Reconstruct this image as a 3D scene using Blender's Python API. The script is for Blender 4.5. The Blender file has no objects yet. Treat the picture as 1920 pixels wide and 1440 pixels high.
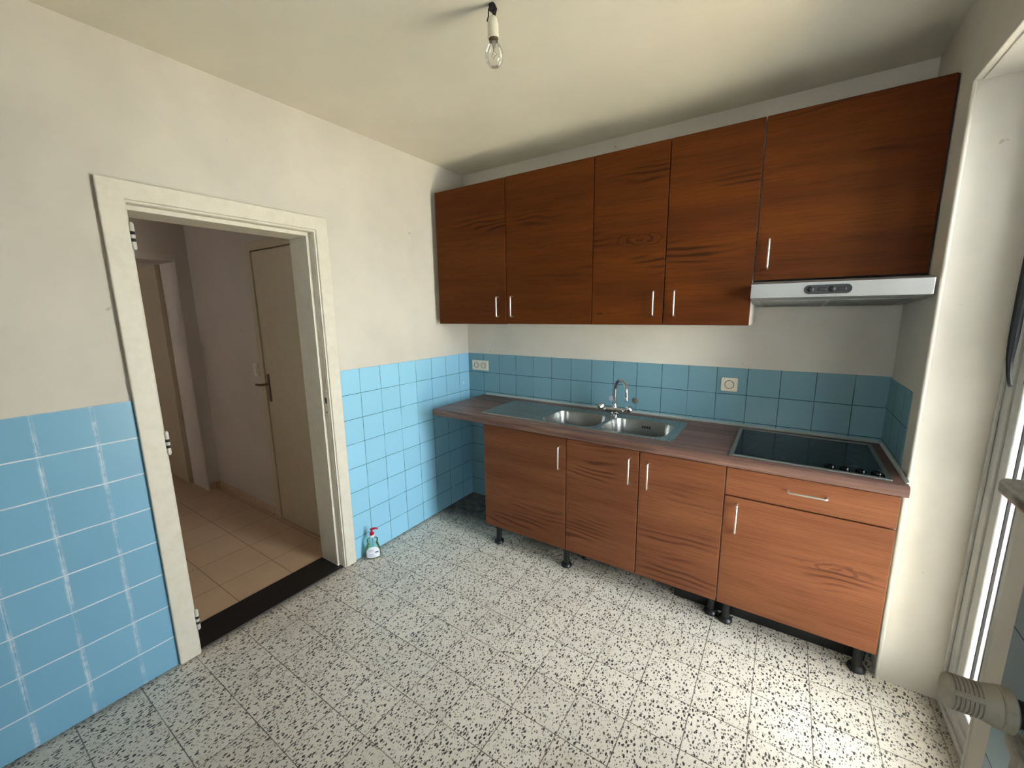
import bpy, bmesh, math, random
from mathutils import Vector, Matrix
random.seed(7)
S = bpy.context.scene
COL = S.collection

# ------------------------------------------------------------------ camera, world, light, exposure
cam_d = bpy.data.cameras.new('camera'); cam = bpy.data.objects.new('camera', cam_d); COL.objects.link(cam)
cam_d.sensor_width = 36; cam_d.sensor_fit = 'HORIZONTAL'; cam_d.lens = 768.0855/1920*36
cam_d.clip_start = .02
yaw, pit, rol = -0.58808, -0.17684, -0.01377
f = Vector((math.sin(yaw)*math.cos(pit), math.cos(yaw)*math.cos(pit), math.sin(pit)))
r0 = Vector((math.cos(yaw), -math.sin(yaw), 0)); u0 = r0.cross(f)
r = r0*math.cos(rol)+u0*math.sin(rol); u = -r0*math.sin(rol)+u0*math.cos(rol)
M = Matrix((r, u, -f)).transposed().to_4x4(); M.translation = Vector((2.10046, -2.52954, 1.51173))
cam.matrix_world = M
S.camera = cam

S.view_settings.view_transform = 'Standard'; S.view_settings.look = 'None'
S.view_settings.gamma = 1; S.view_settings.use_curve_mapping = False
S.view_settings.exposure = 1.22

W = bpy.data.worlds.new('sky'); S.world = W; W.use_nodes = True
bgn = W.node_tree.nodes['Background']
bgn.inputs['Color'].default_value = (0.90, 0.96, 1.0, 1); bgn.inputs['Strength'].default_value = 11.0

def portal(name, loc, rot, sx, sy):
    d = bpy.data.lights.new(name, 'AREA'); d.shape = 'RECTANGLE'; d.size = sx; d.size_y = sy
    d.cycles.is_portal = True
    o = bpy.data.objects.new(name, d); COL.objects.link(o); o.location = loc; o.rotation_euler = rot
sun_d = bpy.data.lights.new('sun', 'SUN'); sun_d.energy = 26.0; sun_d.angle = math.radians(4); sun_d.color = (1.0, .95, .86)
sun = bpy.data.objects.new('sun', sun_d); COL.objects.link(sun); sun.rotation_euler = Vector((-.06, .62, -.78)).to_track_quat('-Z', 'Y').to_euler()
portal('balcony_door_daylight', (2.84, -.905, 1.12), (0, math.pi/2, 0), 2.3, .86)
portal('hall_fill_opening', (-1.175, -3.98, 1.725), (-math.pi/2, 0, 0), .35, .25)  # for an unseen opening added to brighten the hall
portal('side_room_fill_opening', (-2.775, -3.98, 1.725), (-math.pi/2, 0, 0), .35, .25)  # for an unseen opening added to light the open door leaf
portal('rear_fill_opening', (1.97, -4.08, 1.6), (-math.pi/2, 0, 0), .5, .5)  # for a window added behind the camera as fill light

# ------------------------------------------------------------------ node helpers
class N:
    def __init__(s, name):
        s.m = bpy.data.materials.new(name); s.m.use_nodes = True; s.t = s.m.node_tree
        s.t.nodes.clear(); s.out = s.t.nodes.new('ShaderNodeOutputMaterial')
    def n(s, kind, **kw):
        nd = s.t.nodes.new('ShaderNode'+kind)
        for k, v in kw.items():
            if k.startswith('_'): setattr(nd, k[1:], v)
            else:
                key = int(k[1:]) if k[0] == 'i' and k[1:].isdigit() else k.replace('_', ' ')
                s.put(nd.inputs[key], v)
        return nd
    def put(s, sock, v):
        if isinstance(v, bpy.types.NodeSocket): s.t.links.new(v, sock)
        elif v is not None: sock.default_value = v
    def math(s, op, a, b=None, c=None, clamp=False):
        nd = s.t.nodes.new('ShaderNodeMath'); nd.operation = op; nd.use_clamp = clamp
        s.put(nd.inputs[0], a); s.put(nd.inputs[1], b); s.put(nd.inputs[2], c)
        return nd.outputs[0]
    def mix(s, fac, a, b, blend='MIX'):
        nd = s.t.nodes.new('ShaderNodeMix'); nd.data_type = 'RGBA'; nd.blend_type = blend
        s.put(nd.inputs[0], fac); s.put(nd.inputs[6], a); s.put(nd.inputs[7], b)
        return nd.outputs[2]
    def ramp(s, v, lo, hi, a=0.0, b=1.0):
        nd = s.t.nodes.new('ShaderNodeMapRange'); nd.clamp = True; nd.interpolation_type = 'SMOOTHSTEP'
        for i, x in enumerate((v, lo, hi, a, b)): s.put(nd.inputs[i], x)
        return nd.outputs[0]
    def noise(s, vec, scale, detail=3, rough=.5, dist=0):
        nd = s.n('TexNoise', Vector=vec, Scale=scale, Detail=detail, Roughness=rough, Distortion=dist)
        return nd.outputs['Fac']
    def coord(s): return s.n('TexCoord').outputs['Object']
    def scale(s, v, sc, loc=(0, 0, 0)):
        return s.n('Mapping', Vector=v, Scale=sc, Location=loc).outputs[0]
    def xyz(s, v): return s.n('SeparateXYZ', Vector=v).outputs
    def bsdf(s, color, rough=.5, metal=0.0, spec=.5, bump=None, bd=.002, bs=.3, coat=0.0, **kw):
        p = s.n('BsdfPrincipled'); s.put(p.inputs['Base Color'], color); s.put(p.inputs['Roughness'], rough)
        s.put(p.inputs['Metallic'], metal); s.put(p.inputs['Specular IOR Level'], spec); s.put(p.inputs['Coat Weight'], coat)
        for k, v in kw.items(): s.put(p.inputs[k.replace('_', ' ')], v)
        if bump is not None:
            b = s.n('Bump', Height=bump, Distance=bd, Strength=bs); s.t.links.new(b.outputs[0], p.inputs['Normal'])
        s.t.links.new(p.outputs[0], s.out.inputs[0]); return s.m

def srgb(r_, g_, b_):
    g = lambda c: ((c/255+.055)/1.055)**2.4 if c > 10 else c/255/12.92
    return (g(r_), g(g_), g(b_), 1)

def plain(name, col, rough=.5, metal=0.0, var=.06, nscale=30, spec=.5, bd=.0005, coat=0.0):
    k = N(name); c = k.coord(); nz = k.noise(c, nscale, 4)
    col2 = tuple(x*(1-var*3) for x in col[:3])+(1,)
    return k.bsdf(k.mix(nz, col, col2), rough, metal, spec, bump=k.noise(c, nscale*6, 2), bd=bd, bs=.3, coat=coat)

def mat_plaster(name, col, stain=.05):
    k = N(name); c = k.coord()
    big = k.noise(c, 1.7, 4, .6); fine = k.noise(c, 160, 3, .6)
    c2 = tuple(x*(1-stain*2.2) for x in col[:3])+(1,)
    sp = k.noise(c, 21, 2, .4)
    spots = k.ramp(sp, .775, .80)
    cc = k.mix(k.ramp(big, .35, .7), col, c2)
    cc = k.mix(k.math('MULTIPLY', spots, .35 if 'ceiling' not in name else 0.0), cc, srgb(120, 110, 95))
    return k.bsdf(cc, .85, spec=.2, bump=fine, bd=.0012, bs=.35)

def mat_tiles(name, ax, off, tile, grout, wv=.0016, wh=.0016, z0=1.0385, smear=False, first=0.0):
    k = N(name); c = k.coord(); X = k.xyz(c); T = .15
    h = X[0] if ax == 'x' else X[1]
    wob = k.math('MULTIPLY', k.math('SUBTRACT', k.noise(c, 9, 2), .5), .004)
    def dist(v, o):
        q = k.math('DIVIDE', k.math('SUBTRACT', k.math('ADD', v, wob), o), T)
        fr = k.math('FRACT', k.math('ADD', q, .5))
        return k.math('MULTIPLY', k.math('ABSOLUTE', k.math('SUBTRACT', fr, .5)), T)
    dv, dh = dist(h, off), dist(X[2], z0)
    nv = k.noise(c, 60, 3, .7)
    if smear:
        patch = k.ramp(k.noise(c, 11, 4, .75), .40, .62, .1, .75)
        mv = k.math('MULTIPLY', k.ramp(dv, k.math('MULTIPLY', nv, wv*.9), wv*3.0, 1, 0), k.math('MULTIPLY', patch, k.ramp(nv, .3, .6, .45, 1)))
    else:
        mv = k.math('MULTIPLY', k.ramp(dv, wv*.5, wv*1.3, 1, 0), k.ramp(k.noise(c, 3.2, 2), .36, .55, .35, 1))
    mh = k.math('MULTIPLY', k.ramp(dh, wh*.5, wh*1.3, 1, 0), k.ramp(k.noise(c, 7, 2), .28, .42, .55, 1))
    m = k.math('MAXIMUM', mv, mh)
    # one slightly different blue per tile
    cell = k.n('CombineXYZ', X=k.math('FLOOR', k.math('DIVIDE', k.math('SUBTRACT', h, off), T)), Y=k.math('FLOOR', k.math('DIVIDE', k.math('SUBTRACT', X[2], z0), T)), Z=first).outputs[0]
    wn = k.n('TexWhiteNoise', Vector=cell).outputs['Value']
    t2 = tuple(x*.9 for x in tile[:3])+(1,)
    tc = k.mix(k.math('ADD', k.math('MULTIPLY', wn, .6), k.math('MULTIPLY', k.noise(c, 8, 3), .4)), tile, t2)
    bd = k.math('ADD', k.math('MULTIPLY', k.math('MINIMUM', dv, dh), 1.0), 0)
    groove = k.ramp(k.math('MINIMUM', dv, dh), 0, .003)
    return k.bsdf(k.mix(m, tc, grout), k.mix(m, (.30, .30, .30, 1), (.8, .8, .8, 1)), spec=.45,
                  bump=k.math('ADD', groove, k.math('MULTIPLY', k.noise(c, 14, 2), .35)), bd=.0012, bs=.6)

def mat_terrazzo():
    k = N('terrazzo_tiles'); c = k.coord(); X = k.xyz(c); tx, ty = .1928, .1902
    def dist(v, o, T):
        fr = k.math('FRACT', k.math('ADD', k.math('DIVIDE', k.math('SUBTRACT', v, o), T), .5))
        return k.math('MULTIPLY', k.math('ABSOLUTE', k.math('SUBTRACT', fr, .5)), T)
    dx, dy = dist(X[0], 1.339, tx), dist(X[1], -1.043, ty)
    ix = k.math('FLOOR', k.math('DIVIDE', k.math('SUBTRACT', X[0], 1.339), tx)); iy = k.math('FLOOR', k.math('DIVIDE', k.math('SUBTRACT', X[1], -1.043), ty))
    cell = k.n('CombineXYZ', X=ix, Y=iy).outputs[0]
    wnn = k.n('TexWhiteNoise', Vector=cell)
    off = k.n('VectorMath', _operation='MULTIPLY', i0=wnn.outputs['Color'], i1=(9, 9, 0)).outputs[0]
    cc = k.n('VectorMath', _operation='ADD', i0=c, i1=off).outputs[0]
    ns = k.n('TexNoise', Vector=cc, Scale=150.0, Detail=2.0)
    dd = k.n('VectorMath', _operation='MULTIPLY', i0=k.n('VectorMath', _operation='SUBTRACT', i0=ns.outputs['Color'], i1=(.5, .5, .5)).outputs[0], i1=(.010, .010, 0)).outputs[0]
    cw = k.n('VectorMath', _operation='ADD', i0=cc, i1=dd).outputs[0]
    def chips(scale, base, seed, st=(1, 1, 1), rot=0.0, lo=.30):
        mp = k.n('Mapping', Vector=cw, Scale=st, Location=(seed, seed*1.7, 0), Rotation=(0, 0, rot)).outputs[0]
        v = k.n('TexVoronoi', _voronoi_dimensions='2D', Vector=mp, Scale=scale)
        rnd = k.xyz(v.outputs['Color'])[0]
        thr = k.math('MULTIPLY', k.ramp(rnd, lo, 1.0), base)
        d = v.outputs['Distance']
        return k.ramp(k.math('SUBTRACT', d, thr), -.045, .015, 1, 0), rnd
    a, ra = chips(92, .37, 3.1, (1, .55, 1), .5, .33); b, rb = chips(150, .33, 8.3, (1, .5, 1), 2.2, .5); b2, rb2 = chips(125, .34, 14.7, (1, .62, 1), 1.3, .55); b = k.math('MAXIMUM', b, b2); g, rg = chips(60, .30, 5.5)
    g = k.math('MULTIPLY', g, .30)
    base = k.mix(k.noise(cc, 14, 4, .6), srgb(236, 229, 216), srgb(218, 208, 192))
    base = k.mix(k.math('MULTIPLY', wnn.outputs['Value'], .18), base, srgb(178, 170, 155))
    base = k.mix(g, base, srgb(160, 150, 130))
    dark = k.math('MAXIMUM', a, k.math('MULTIPLY', b, .88))
    base = k.mix(k.math('MULTIPLY', dark, .96), base, srgb(34, 34, 32))
    line = k.ramp(k.math('MINIMUM', k.math('ADD', dx, k.math('MULTIPLY', ns.outputs['Fac'], .0012)), k.math('ADD', dy, k.math('MULTIPLY', ns.outputs['Fac'], .0012))), .0013, .0031, 1, 0)
    line = k.math('MULTIPLY', line, k.ramp(k.noise(c, 6, 3), .3, .6, .5, .95))
    base = k.mix(line, base, srgb(86, 78, 66))
    # grime in the corner beside the base cabinets and along the walls; floor under the cabinets darkened too
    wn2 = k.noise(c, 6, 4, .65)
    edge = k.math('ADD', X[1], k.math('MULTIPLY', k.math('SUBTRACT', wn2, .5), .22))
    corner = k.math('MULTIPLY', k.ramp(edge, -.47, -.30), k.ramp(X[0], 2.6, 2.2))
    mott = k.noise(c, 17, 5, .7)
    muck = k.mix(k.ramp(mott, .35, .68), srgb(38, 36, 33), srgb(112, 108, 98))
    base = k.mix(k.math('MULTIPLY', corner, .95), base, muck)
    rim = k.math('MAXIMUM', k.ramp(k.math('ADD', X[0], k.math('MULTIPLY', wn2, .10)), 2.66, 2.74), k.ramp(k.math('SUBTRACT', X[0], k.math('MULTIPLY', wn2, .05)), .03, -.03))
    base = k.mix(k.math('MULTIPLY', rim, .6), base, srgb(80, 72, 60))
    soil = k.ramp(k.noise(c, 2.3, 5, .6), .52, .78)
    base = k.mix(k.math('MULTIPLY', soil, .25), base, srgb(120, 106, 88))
    return k.bsdf(base, k.mix(mott, (.30, .30, .30, 1), (.55, .55, .55, 1)), spec=.4, bump=k.math('SUBTRACT', 1.0, line), bd=.0008, bs=.4)

def mat_wood(name, c1, c2, c3, rough=.42, spec=.1, kn=.60, knots=()):
    k = N(name); c = k.coord(); rnd = k.n('ObjectInfo').outputs['Random']
    sh = k.n('CombineXYZ', X=k.math('MULTIPLY', rnd, 37.0), Y=0.0, Z=k.math('MULTIPLY', rnd, 91.0)).outputs[0]
    p = k.n('VectorMath', _operation='ADD', i0=c, i1=sh).outputs[0]
    warp = k.n('TexNoise', Vector=k.scale(p, (1.6, 1, 5.5)), Scale=1.0, Detail=2.0).outputs['Fac']
    z = k.xyz(p)[2]
    rings = k.math('SINE', k.math('MULTIPLY', k.math('ADD', z, k.math('MULTIPLY', warp, .16)), 210.0))
    rings = k.ramp(rings, -.2, 1.0)
    knot = k.ramp(k.noise(k.scale(p, (1.1, 1, 3.6), (4, 0, 9)), 1.6, 2, .4), kn, kn+.12)
    fib = k.noise(k.scale(p, (5, 5, 210)), 1.0, 4, .65)
    band = k.noise(k.scale(p, (.5, 1, 7)), 1.0, 3, .6)
    col = k.mix(k.ramp(band, .3, .7), c1, c2)
    col = k.mix(k.math('MULTIPLY', k.ramp(fib, .42, .72), .45), col, c3)
    col = k.mix(k.math('MULTIPLY', k.math('MULTIPLY', rings, knot), .75), col, c3)
    col = k.mix(k.math('MULTIPLY', rings, .05), col, c3)
    wp = k.xyz(k.n('NewGeometry').outputs['Position'])
    for kx, kz, rr_ in knots:
        wv = k.math('MULTIPLY', k.math('SUBTRACT', k.noise(k.scale(c, (9, 1, 26)), 1.0, 2), .5), .055)
        dx_ = k.math('DIVIDE', k.math('SUBTRACT', wp[0], kx), 3.4); dz_ = k.math('ADD', k.math('SUBTRACT', wp[2], kz), wv)
        r_ = k.math('SQRT', k.math('ADD', k.math('MULTIPLY', dx_, dx_), k.math('MULTIPLY', dz_, dz_)))
        rg_ = k.ramp(k.math('SINE', k.math('MULTIPLY', r_, 420.0)), .2, 1.0)
        col = k.mix(k.math('MULTIPLY', k.math('MULTIPLY', rg_, k.ramp(r_, rr_*.2, rr_, 1, 0)), .62), col, c3)
    return k.bsdf(col, k.mix(fib, (rough,)*3+(1,), (rough+.15,)*3+(1,)), spec=spec, bump=fib, bd=.0006, bs=.25)

def mat_worktop():
    k = N('laminate_worktop'); c = k.coord()
    a = k.noise(k.scale(c, (2.2, 34, 34)), 1.0, 5, .6, .3); b = k.noise(k.scale(c, (.8, 9, 9)), 1.0, 3)
    col = k.mix(k.ramp(a, .32, .66), srgb(84, 58, 50), srgb(128, 98, 86))
    col = k.mix(k.math('MULTIPLY', k.ramp(b, .45, .65), .5), col, srgb(70, 46, 40))
    X = k.xyz(c)
    # dry whitish scuffs where something stood between sink and hob
    dx = k.math('DIVIDE', k.math('SUBTRACT', X[0], 1.80), .10); dy = k.math('DIVIDE', k.math('ADD', X[1], .42), .09)
    rr = k.math('ADD', k.math('MULTIPLY', dx, dx), k.math('MULTIPLY', dy, dy))
    sc = k.math('MULTIPLY', k.ramp(rr, .3, 1.0, 1, 0), k.ramp(k.noise(c, 55, 4, .8, 1.2), .55, .64))
    col = k.mix(k.math('MULTIPLY', sc, .6), col, srgb(196, 178, 168))
    return k.bsdf(col, .42, spec=.4, bump=a, bd=.0004, bs=.2)

def mat_steel(name, col=(.52, .52, .50, 1), rough=.28, ax=(300, 8, 300)):
    k = N(name); c = k.coord(); a = k.noise(k.scale(c, ax), 1.0, 3); b = k.noise(c, 9, 4)
    return k.bsdf(k.mix(k.math('MULTIPLY', b, .3), col, tuple(x*.8 for x in col[:3])+(1,)), k.mix(a, (rough*.8,)*3+(1,), (rough*1.4,)*3+(1,)), 1.0, bump=a, bd=.0001, bs=.05)

def mat_clear(name, tint=(1, 1, 1, 1), ior=1.45, rough=.02, dens=1.0):
    k = N(name); fr = k.n('Fresnel', IOR=ior).outputs[0]
    fr = k.math('ADD', k.math('MULTIPLY', fr, 1.0*dens), .02, clamp=True)
    t = k.n('BsdfTransparent', Color=tint); g = k.n('BsdfGlossy', Color=(1, 1, 1, 1), Roughness=rough)
    mx = k.n('MixShader', i0=fr, i1=t.outputs[0], i2=g.outputs[0]); k.t.links.new(mx.outputs[0], k.out.inputs[0]); return k.m

def mat_dusty(name, base, dust, amt=.5, rough=.7):
    k = N(name); c = k.coord(); nz = k.noise(c, 22, 5, .65)
    return k.bsdf(k.mix(k.ramp(nz, .35, .75, 0, amt), base, dust), rough, spec=.3, bump=k.noise(c, 220, 3), bd=.0006, bs=.35)

def mat_marble():
    k = N('marble_sill'); c = k.coord()
    v = k.noise(k.scale(c, (9, 3, 9)), 1.5, 5, .6, 1.4)
    col = k.mix(k.ramp(v, .42, .6), srgb(176, 172, 160), srgb(104, 100, 90))
    return k.bsdf(col, .25, spec=.5)

def mat_halltile():
    k = N('beige_floor_tiles'); c = k.coord(); X = k.xyz(c)
    def dist(v, o, T):
        fr = k.math('FRACT', k.math('ADD', k.math('DIVIDE', k.math('SUBTRACT', v, o), T), .5))
        return k.math('MULTIPLY', k.math('ABSOLUTE', k.math('SUBTRACT', fr, .5)), T)
    d = k.math('MINIMUM', dist(X[0], -.452, .2925), dist(X[1], -1.432, .288))
    base = k.mix(k.noise(c, 5, 5, .6), srgb(206, 176, 146), srgb(188, 156, 124))
    line = k.ramp(d, .0012, .003, .85, 0)
    return k.bsdf(k.mix(line, base, srgb(120, 90, 62)), .38, spec=.4, bump=k.ramp(d, .001, .004), bd=.001, bs=.4)

WHITE = srgb(229, 224, 212)
M_WALL = mat_plaster('white_wall_paint', srgb(214, 207, 194))
M_CEIL = mat_plaster('white_ceiling_paint', srgb(228, 221, 204), .03)
M_HALL = mat_plaster('hall_wall_paint', srgb(205, 192, 180), .04)
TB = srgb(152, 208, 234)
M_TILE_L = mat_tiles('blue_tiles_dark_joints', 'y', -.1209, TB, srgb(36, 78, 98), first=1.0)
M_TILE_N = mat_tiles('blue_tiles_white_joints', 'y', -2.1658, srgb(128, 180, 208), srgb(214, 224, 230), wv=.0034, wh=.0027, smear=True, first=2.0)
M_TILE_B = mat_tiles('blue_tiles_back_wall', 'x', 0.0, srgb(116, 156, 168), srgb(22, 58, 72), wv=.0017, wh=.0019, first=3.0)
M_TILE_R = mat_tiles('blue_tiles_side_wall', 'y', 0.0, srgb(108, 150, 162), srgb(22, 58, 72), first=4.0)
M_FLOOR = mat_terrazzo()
M_HFLOOR = mat_halltile()
M_UP = mat_wood('walnut_stained_oak', srgb(98, 50, 15), srgb(80, 38, 12), srgb(38, 16, 5), kn=.58, knots=((1.44, 1.86, .06), (1.235, 1.49, .022)))
M_LO = mat_wood('teak_stained_oak', srgb(130, 81, 53), srgb(110, 65, 40), srgb(70, 38, 24), rough=.5, spec=.16, kn=.56, knots=((2.35, .47, .045),))
M_EDGE = plain('dark_door_edge', srgb(60, 30, 16), .6)
M_CARC = plain('white_melamine', srgb(214, 210, 198), .5)
M_DARKIN = plain('dark_plinth_shadow_board', srgb(60, 56, 52), .7)
M_WT = mat_worktop()
M_STEEL = mat_steel('brushed_sink_steel', (.36, .36, .34, 1), .27)
M_STEELH = mat_steel('hood_steel', (.36, .355, .34, 1), .42, (8, 300, 300))
M_CHROME = mat_steel('chrome', (.55, .55, .55, 1), .08, (50, 50, 50))
M_HANDLE = plain('satin_nickel', srgb(225, 222, 214), .3, 1.0, .02)
M_BLACKP = plain('black_plastic', srgb(14, 14, 15), .38)
M_BLACKG = plain('black_glass', srgb(6, 7, 8), .10, spec=.20, bd=.0)
M_RING = plain('burner_print', srgb(34, 36, 38), .15, bd=.0)
M_HOBFR = mat_steel('hob_frame_metal', (.34, .34, .32, 1), .35)
M_CREAM = mat_dusty('cream_door_paint', srgb(222, 215, 199), srgb(206, 197, 177), .5, .45)
M_CREAMH = mat_dusty('hall_door_paint', srgb(196, 180, 152), srgb(186, 168, 140), .5, .45)
M_BRASS = plain('dull_brass', srgb(120, 98, 76), .4, .8)
M_BLACKST = plain('black_stone_threshold', srgb(17, 18, 20), .38, nscale=90)
M_CAULK = plain('white_silicone', srgb(178, 184, 180), .5)
M_PVC = mat_dusty('grey_white_window_paint', srgb(190, 190, 186), srgb(160, 158, 150), .4, .5)
M_SOCK = plain('ivory_plastic', srgb(228, 220, 198), .4)
M_SOCKD = plain('socket_hole', srgb(60, 46, 34), .6)
M_RED = plain('red_plastic', srgb(190, 22, 44), .3)
M_LABEL = plain('white_label', srgb(238, 240, 246), .5, var=.01)
M_INK = plain('label_ink', srgb(40, 52, 96), .6)
M_INKG = plain('label_print_grey', srgb(170, 176, 200), .6)
M_BOTTLE = mat_clear('clear_plastic', (.82, .93, .86, 1), 1.35, .08)
M_LIQ = plain('yellow_green_soap', srgb(150, 158, 60), .15)
M_GLASS = mat_clear('window_glass', (.97, .985, .985, 1))
M_BULB = mat_clear('bulb_glass', (.96, .96, .95, 1), 1.42, .03, .75)
M_PORC = mat_dusty('lamp_holder_plastic', srgb(226, 221, 204), srgb(196, 188, 166), .4)
M_WIRE = plain('black_wire', srgb(24, 20, 18), .6)
M_RAD = mat_dusty('dusty_radiator_enamel', srgb(176, 170, 152), srgb(120, 113, 98), .8, .6)
M_VALVE = mat_dusty('yellowed_valve_plastic', srgb(168, 160, 142), srgb(134, 124, 106), .5, .55)
M_VALVED = plain('dark_valve_body', srgb(46, 42, 38), .5, .4)
M_MARBLE = mat_marble()
M_STRAP = plain('black_webbing', srgb(26, 26, 30), .8)
M_SEAL = plain('dark_rubber_seal', srgb(34, 33, 36), .7)
M_CONC = mat_dusty('warm_bounce_balcony', srgb(220, 206, 180), srgb(200, 184, 154), .4, .9)  # tan tint added to warm the daylight bounced indoors
M_GREASE = mat_dusty('grey_filter_mesh', srgb(120, 122, 120), srgb(90, 88, 80), .6, .5)
M_PINK = plain('filler_patch', srgb(178, 176, 186), .7)

# ------------------------------------------------------------------ mesh helpers (world coordinates)
def BM(): return bmesh.new()
def box(bm, a, b, bev=0, seg=2):
    lo = [min(a[i], b[i]) for i in range(3)]; hi = [max(a[i], b[i]) for i in range(3)]
    m = Matrix.Translation([(lo[i]+hi[i])/2 for i in range(3)]) @ Matrix.Diagonal([hi[i]-lo[i] for i in range(3)]+[1])
    res = bmesh.ops.create_cube(bm, size=1, matrix=m)
    if bev:
        es = {e for v in res['verts'] for e in v.link_edges}
        bmesh.ops.bevel(bm, geom=list(es), offset=bev, segments=seg, profile=.5, affect='EDGES', clamp_overlap=True)
def frame_for(d):
    d = Vector(d).normalized(); a = Vector((0, 0, 1)) if abs(d.z) < .9 else Vector((1, 0, 0))
    x = a.cross(d).normalized(); return x, d.cross(x)
def tube(bm, pts, rad, seg=16, cap=True):
    pts = [Vector(p) for p in pts]; n = len(pts)
    rads = rad if isinstance(rad, (list, tuple)) else [rad]*n
    rings = []; px = None
    for i, p in enumerate(pts):
        d = (pts[min(i+1, n-1)]-pts[max(i-1, 0)]).normalized()
        if px is None: x, y = frame_for(d)
        else:
            x = (px-d*px.dot(d)).normalized(); y = d.cross(x)
        px = x
        rings.append([bm.verts.new(p+(x*math.cos(t)+y*math.sin(t))*rads[i]) for t in [2*math.pi*j/seg for j in range(seg)]])
    for a, b in zip(rings, rings[1:]):
        for j in range(seg): bm.faces.new((a[j], a[(j+1) % seg], b[(j+1) % seg], b[j]))
    if cap:
        bm.faces.new(rings[0][::-1]); bm.faces.new(rings[-1])
def lathe(bm, c, ax, prof, seg=32, sx=1.0, sy=1.0, rz=0.0, cap=True):
    """profile of (distance along axis, radius) around the axis ax from point c"""
    c = Vector(c); d = Vector(ax).normalized()
    x, y = frame_for(d)
    if rz: x, y = x*math.cos(rz)+y*math.sin(rz), -x*math.sin(rz)+y*math.cos(rz)
    rings = []
    for h, rr in prof:
        rings.append([bm.verts.new(c+d*h+x*math.cos(t)*rr*sx+y*math.sin(t)*rr*sy) for t in [2*math.pi*j/seg for j in range(seg)]])
    for a, b in zip(rings, rings[1:]):
        for j in range(seg): bm.faces.new((a[j], a[(j+1) % seg], b[(j+1) % seg], b[j]))
    if cap:
        bm.faces.new(rings[0][::-1]); bm.faces.new(rings[-1])
def prism(bm, outline, lo, hi, ax):
    """outline of (a,b) pairs extruded along axis ax"""
    def P(a, b, h): v = [a, b]; v.insert(ax, h); return v
    A = [bm.verts.new(P(a, b, lo)) for a, b in outline]; B = [bm.verts.new(P(a, b, hi)) for a, b in outline]
    n = len(A)
    for i in range(n): bm.faces.new((A[i], A[(i+1) % n], B[(i+1) % n], B[i]))
    bm.faces.new(A[::-1]); bm.faces.new(B)
def rrect(x0, x1, y0, y1, rr, seg=6):
    out = []
    for cx, cy, a in ((x1-rr, y1-rr, 0), (x0+rr, y1-rr, 90), (x0+rr, y0+rr, 180), (x1-rr, y0+rr, 270)):
        for i in range(seg+1):
            t = math.radians(a+90*i/seg); out.append((cx+rr*math.cos(t), cy+rr*math.sin(t)))
    return out
def obj(name, bm, mat, parent=None, smooth=False, bevel=0, base=None):
    bmesh.ops.recalc_face_normals(bm, faces=bm.faces)
    org = Vector((0, 0, 0)); p = parent
    while p is not None: org += p.location; p = p.parent
    loc = Vector(base)-org if base is not None else Vector((0, 0, 0))
    bmesh.ops.translate(bm, verts=bm.verts, vec=-(org+loc))
    me = bpy.data.meshes.new(name); bm.to_mesh(me); bm.free()
    o = bpy.data.objects.new(name, me); COL.objects.link(o); o.location = loc; o.parent = parent
    me.materials.append(mat)
    if smooth:
        me.polygons.foreach_set('use_smooth', [True]*len(me.polygons))
        md = o.modifiers.new('edge', 'EDGE_SPLIT'); md.split_angle = math.radians(40)
    if bevel:
        md = o.modifiers.new('bevel', 'BEVEL'); md.width = bevel; md.segments = 2; md.limit_method = 'ANGLE'
        md.harden_normals = False
    return o
def thing(name, label, cat, loc, group=None):
    o = bpy.data.objects.new(name, None); COL.objects.link(o); o.location = loc; o.empty_display_size = .05
    return tag(o, label, cat, group)
def tag(o, label, cat, group=None, kind=None):
    o['label'] = label; o['category'] = cat
    if group: o['group'] = group
    if kind: o['kind'] = kind
    return o
def struct(name, bm, mat, parent=None, **kw):
    o = obj(name, bm, mat, parent, **kw)
    if parent is None: o['kind'] = 'structure'
    return o
def boxes(*bs):
    bm = BM()
    for b in bs: box(bm, b[0], b[1])
    return bm

# ------------------------------------------------------------------ the room
YR = -3.9; H = 2.506; XR = 2.53
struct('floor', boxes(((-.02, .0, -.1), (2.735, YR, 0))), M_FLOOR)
hf = struct('floor_hall', boxes(((-3.3, 0, -.1), (-.2, -3.9, 0.0))), M_HFLOOR)
struct('trim_1', boxes(((-.205, -1.21, -.1), (-.006, -2.0, .006))), M_BLACKST, bevel=.002)
struct('ceiling', boxes(((-.2, .2, H), (2.85, YR, H+.15))), M_CEIL)

wl = struct('wall_left', boxes(((-.2, .2, -.1), (-.006, -1.17, H)), ((-.2, -2.04, -.1), (-.006, YR, H)), ((-.2, -1.17, 1.98), (-.006, -2.04, H))), M_WALL)
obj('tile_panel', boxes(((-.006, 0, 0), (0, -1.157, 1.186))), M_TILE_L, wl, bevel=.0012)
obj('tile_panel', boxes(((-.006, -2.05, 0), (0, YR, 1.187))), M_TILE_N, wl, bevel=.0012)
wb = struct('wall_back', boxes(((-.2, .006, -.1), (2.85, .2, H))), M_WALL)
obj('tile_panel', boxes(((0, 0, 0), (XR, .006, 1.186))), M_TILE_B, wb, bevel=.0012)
struct('wall_rear', boxes(((-.2, YR, -.1), (1.7, YR-.2, H)), ((2.24, YR, -.1), (2.85, YR-.2, H)), ((1.7, YR, -.1), (2.24, YR-.2, 1.3)), ((1.7, YR, 1.9), (2.24, YR-.2, H))), M_WALL)  # opening cut for the added fill window
ZO = 2.213
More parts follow.
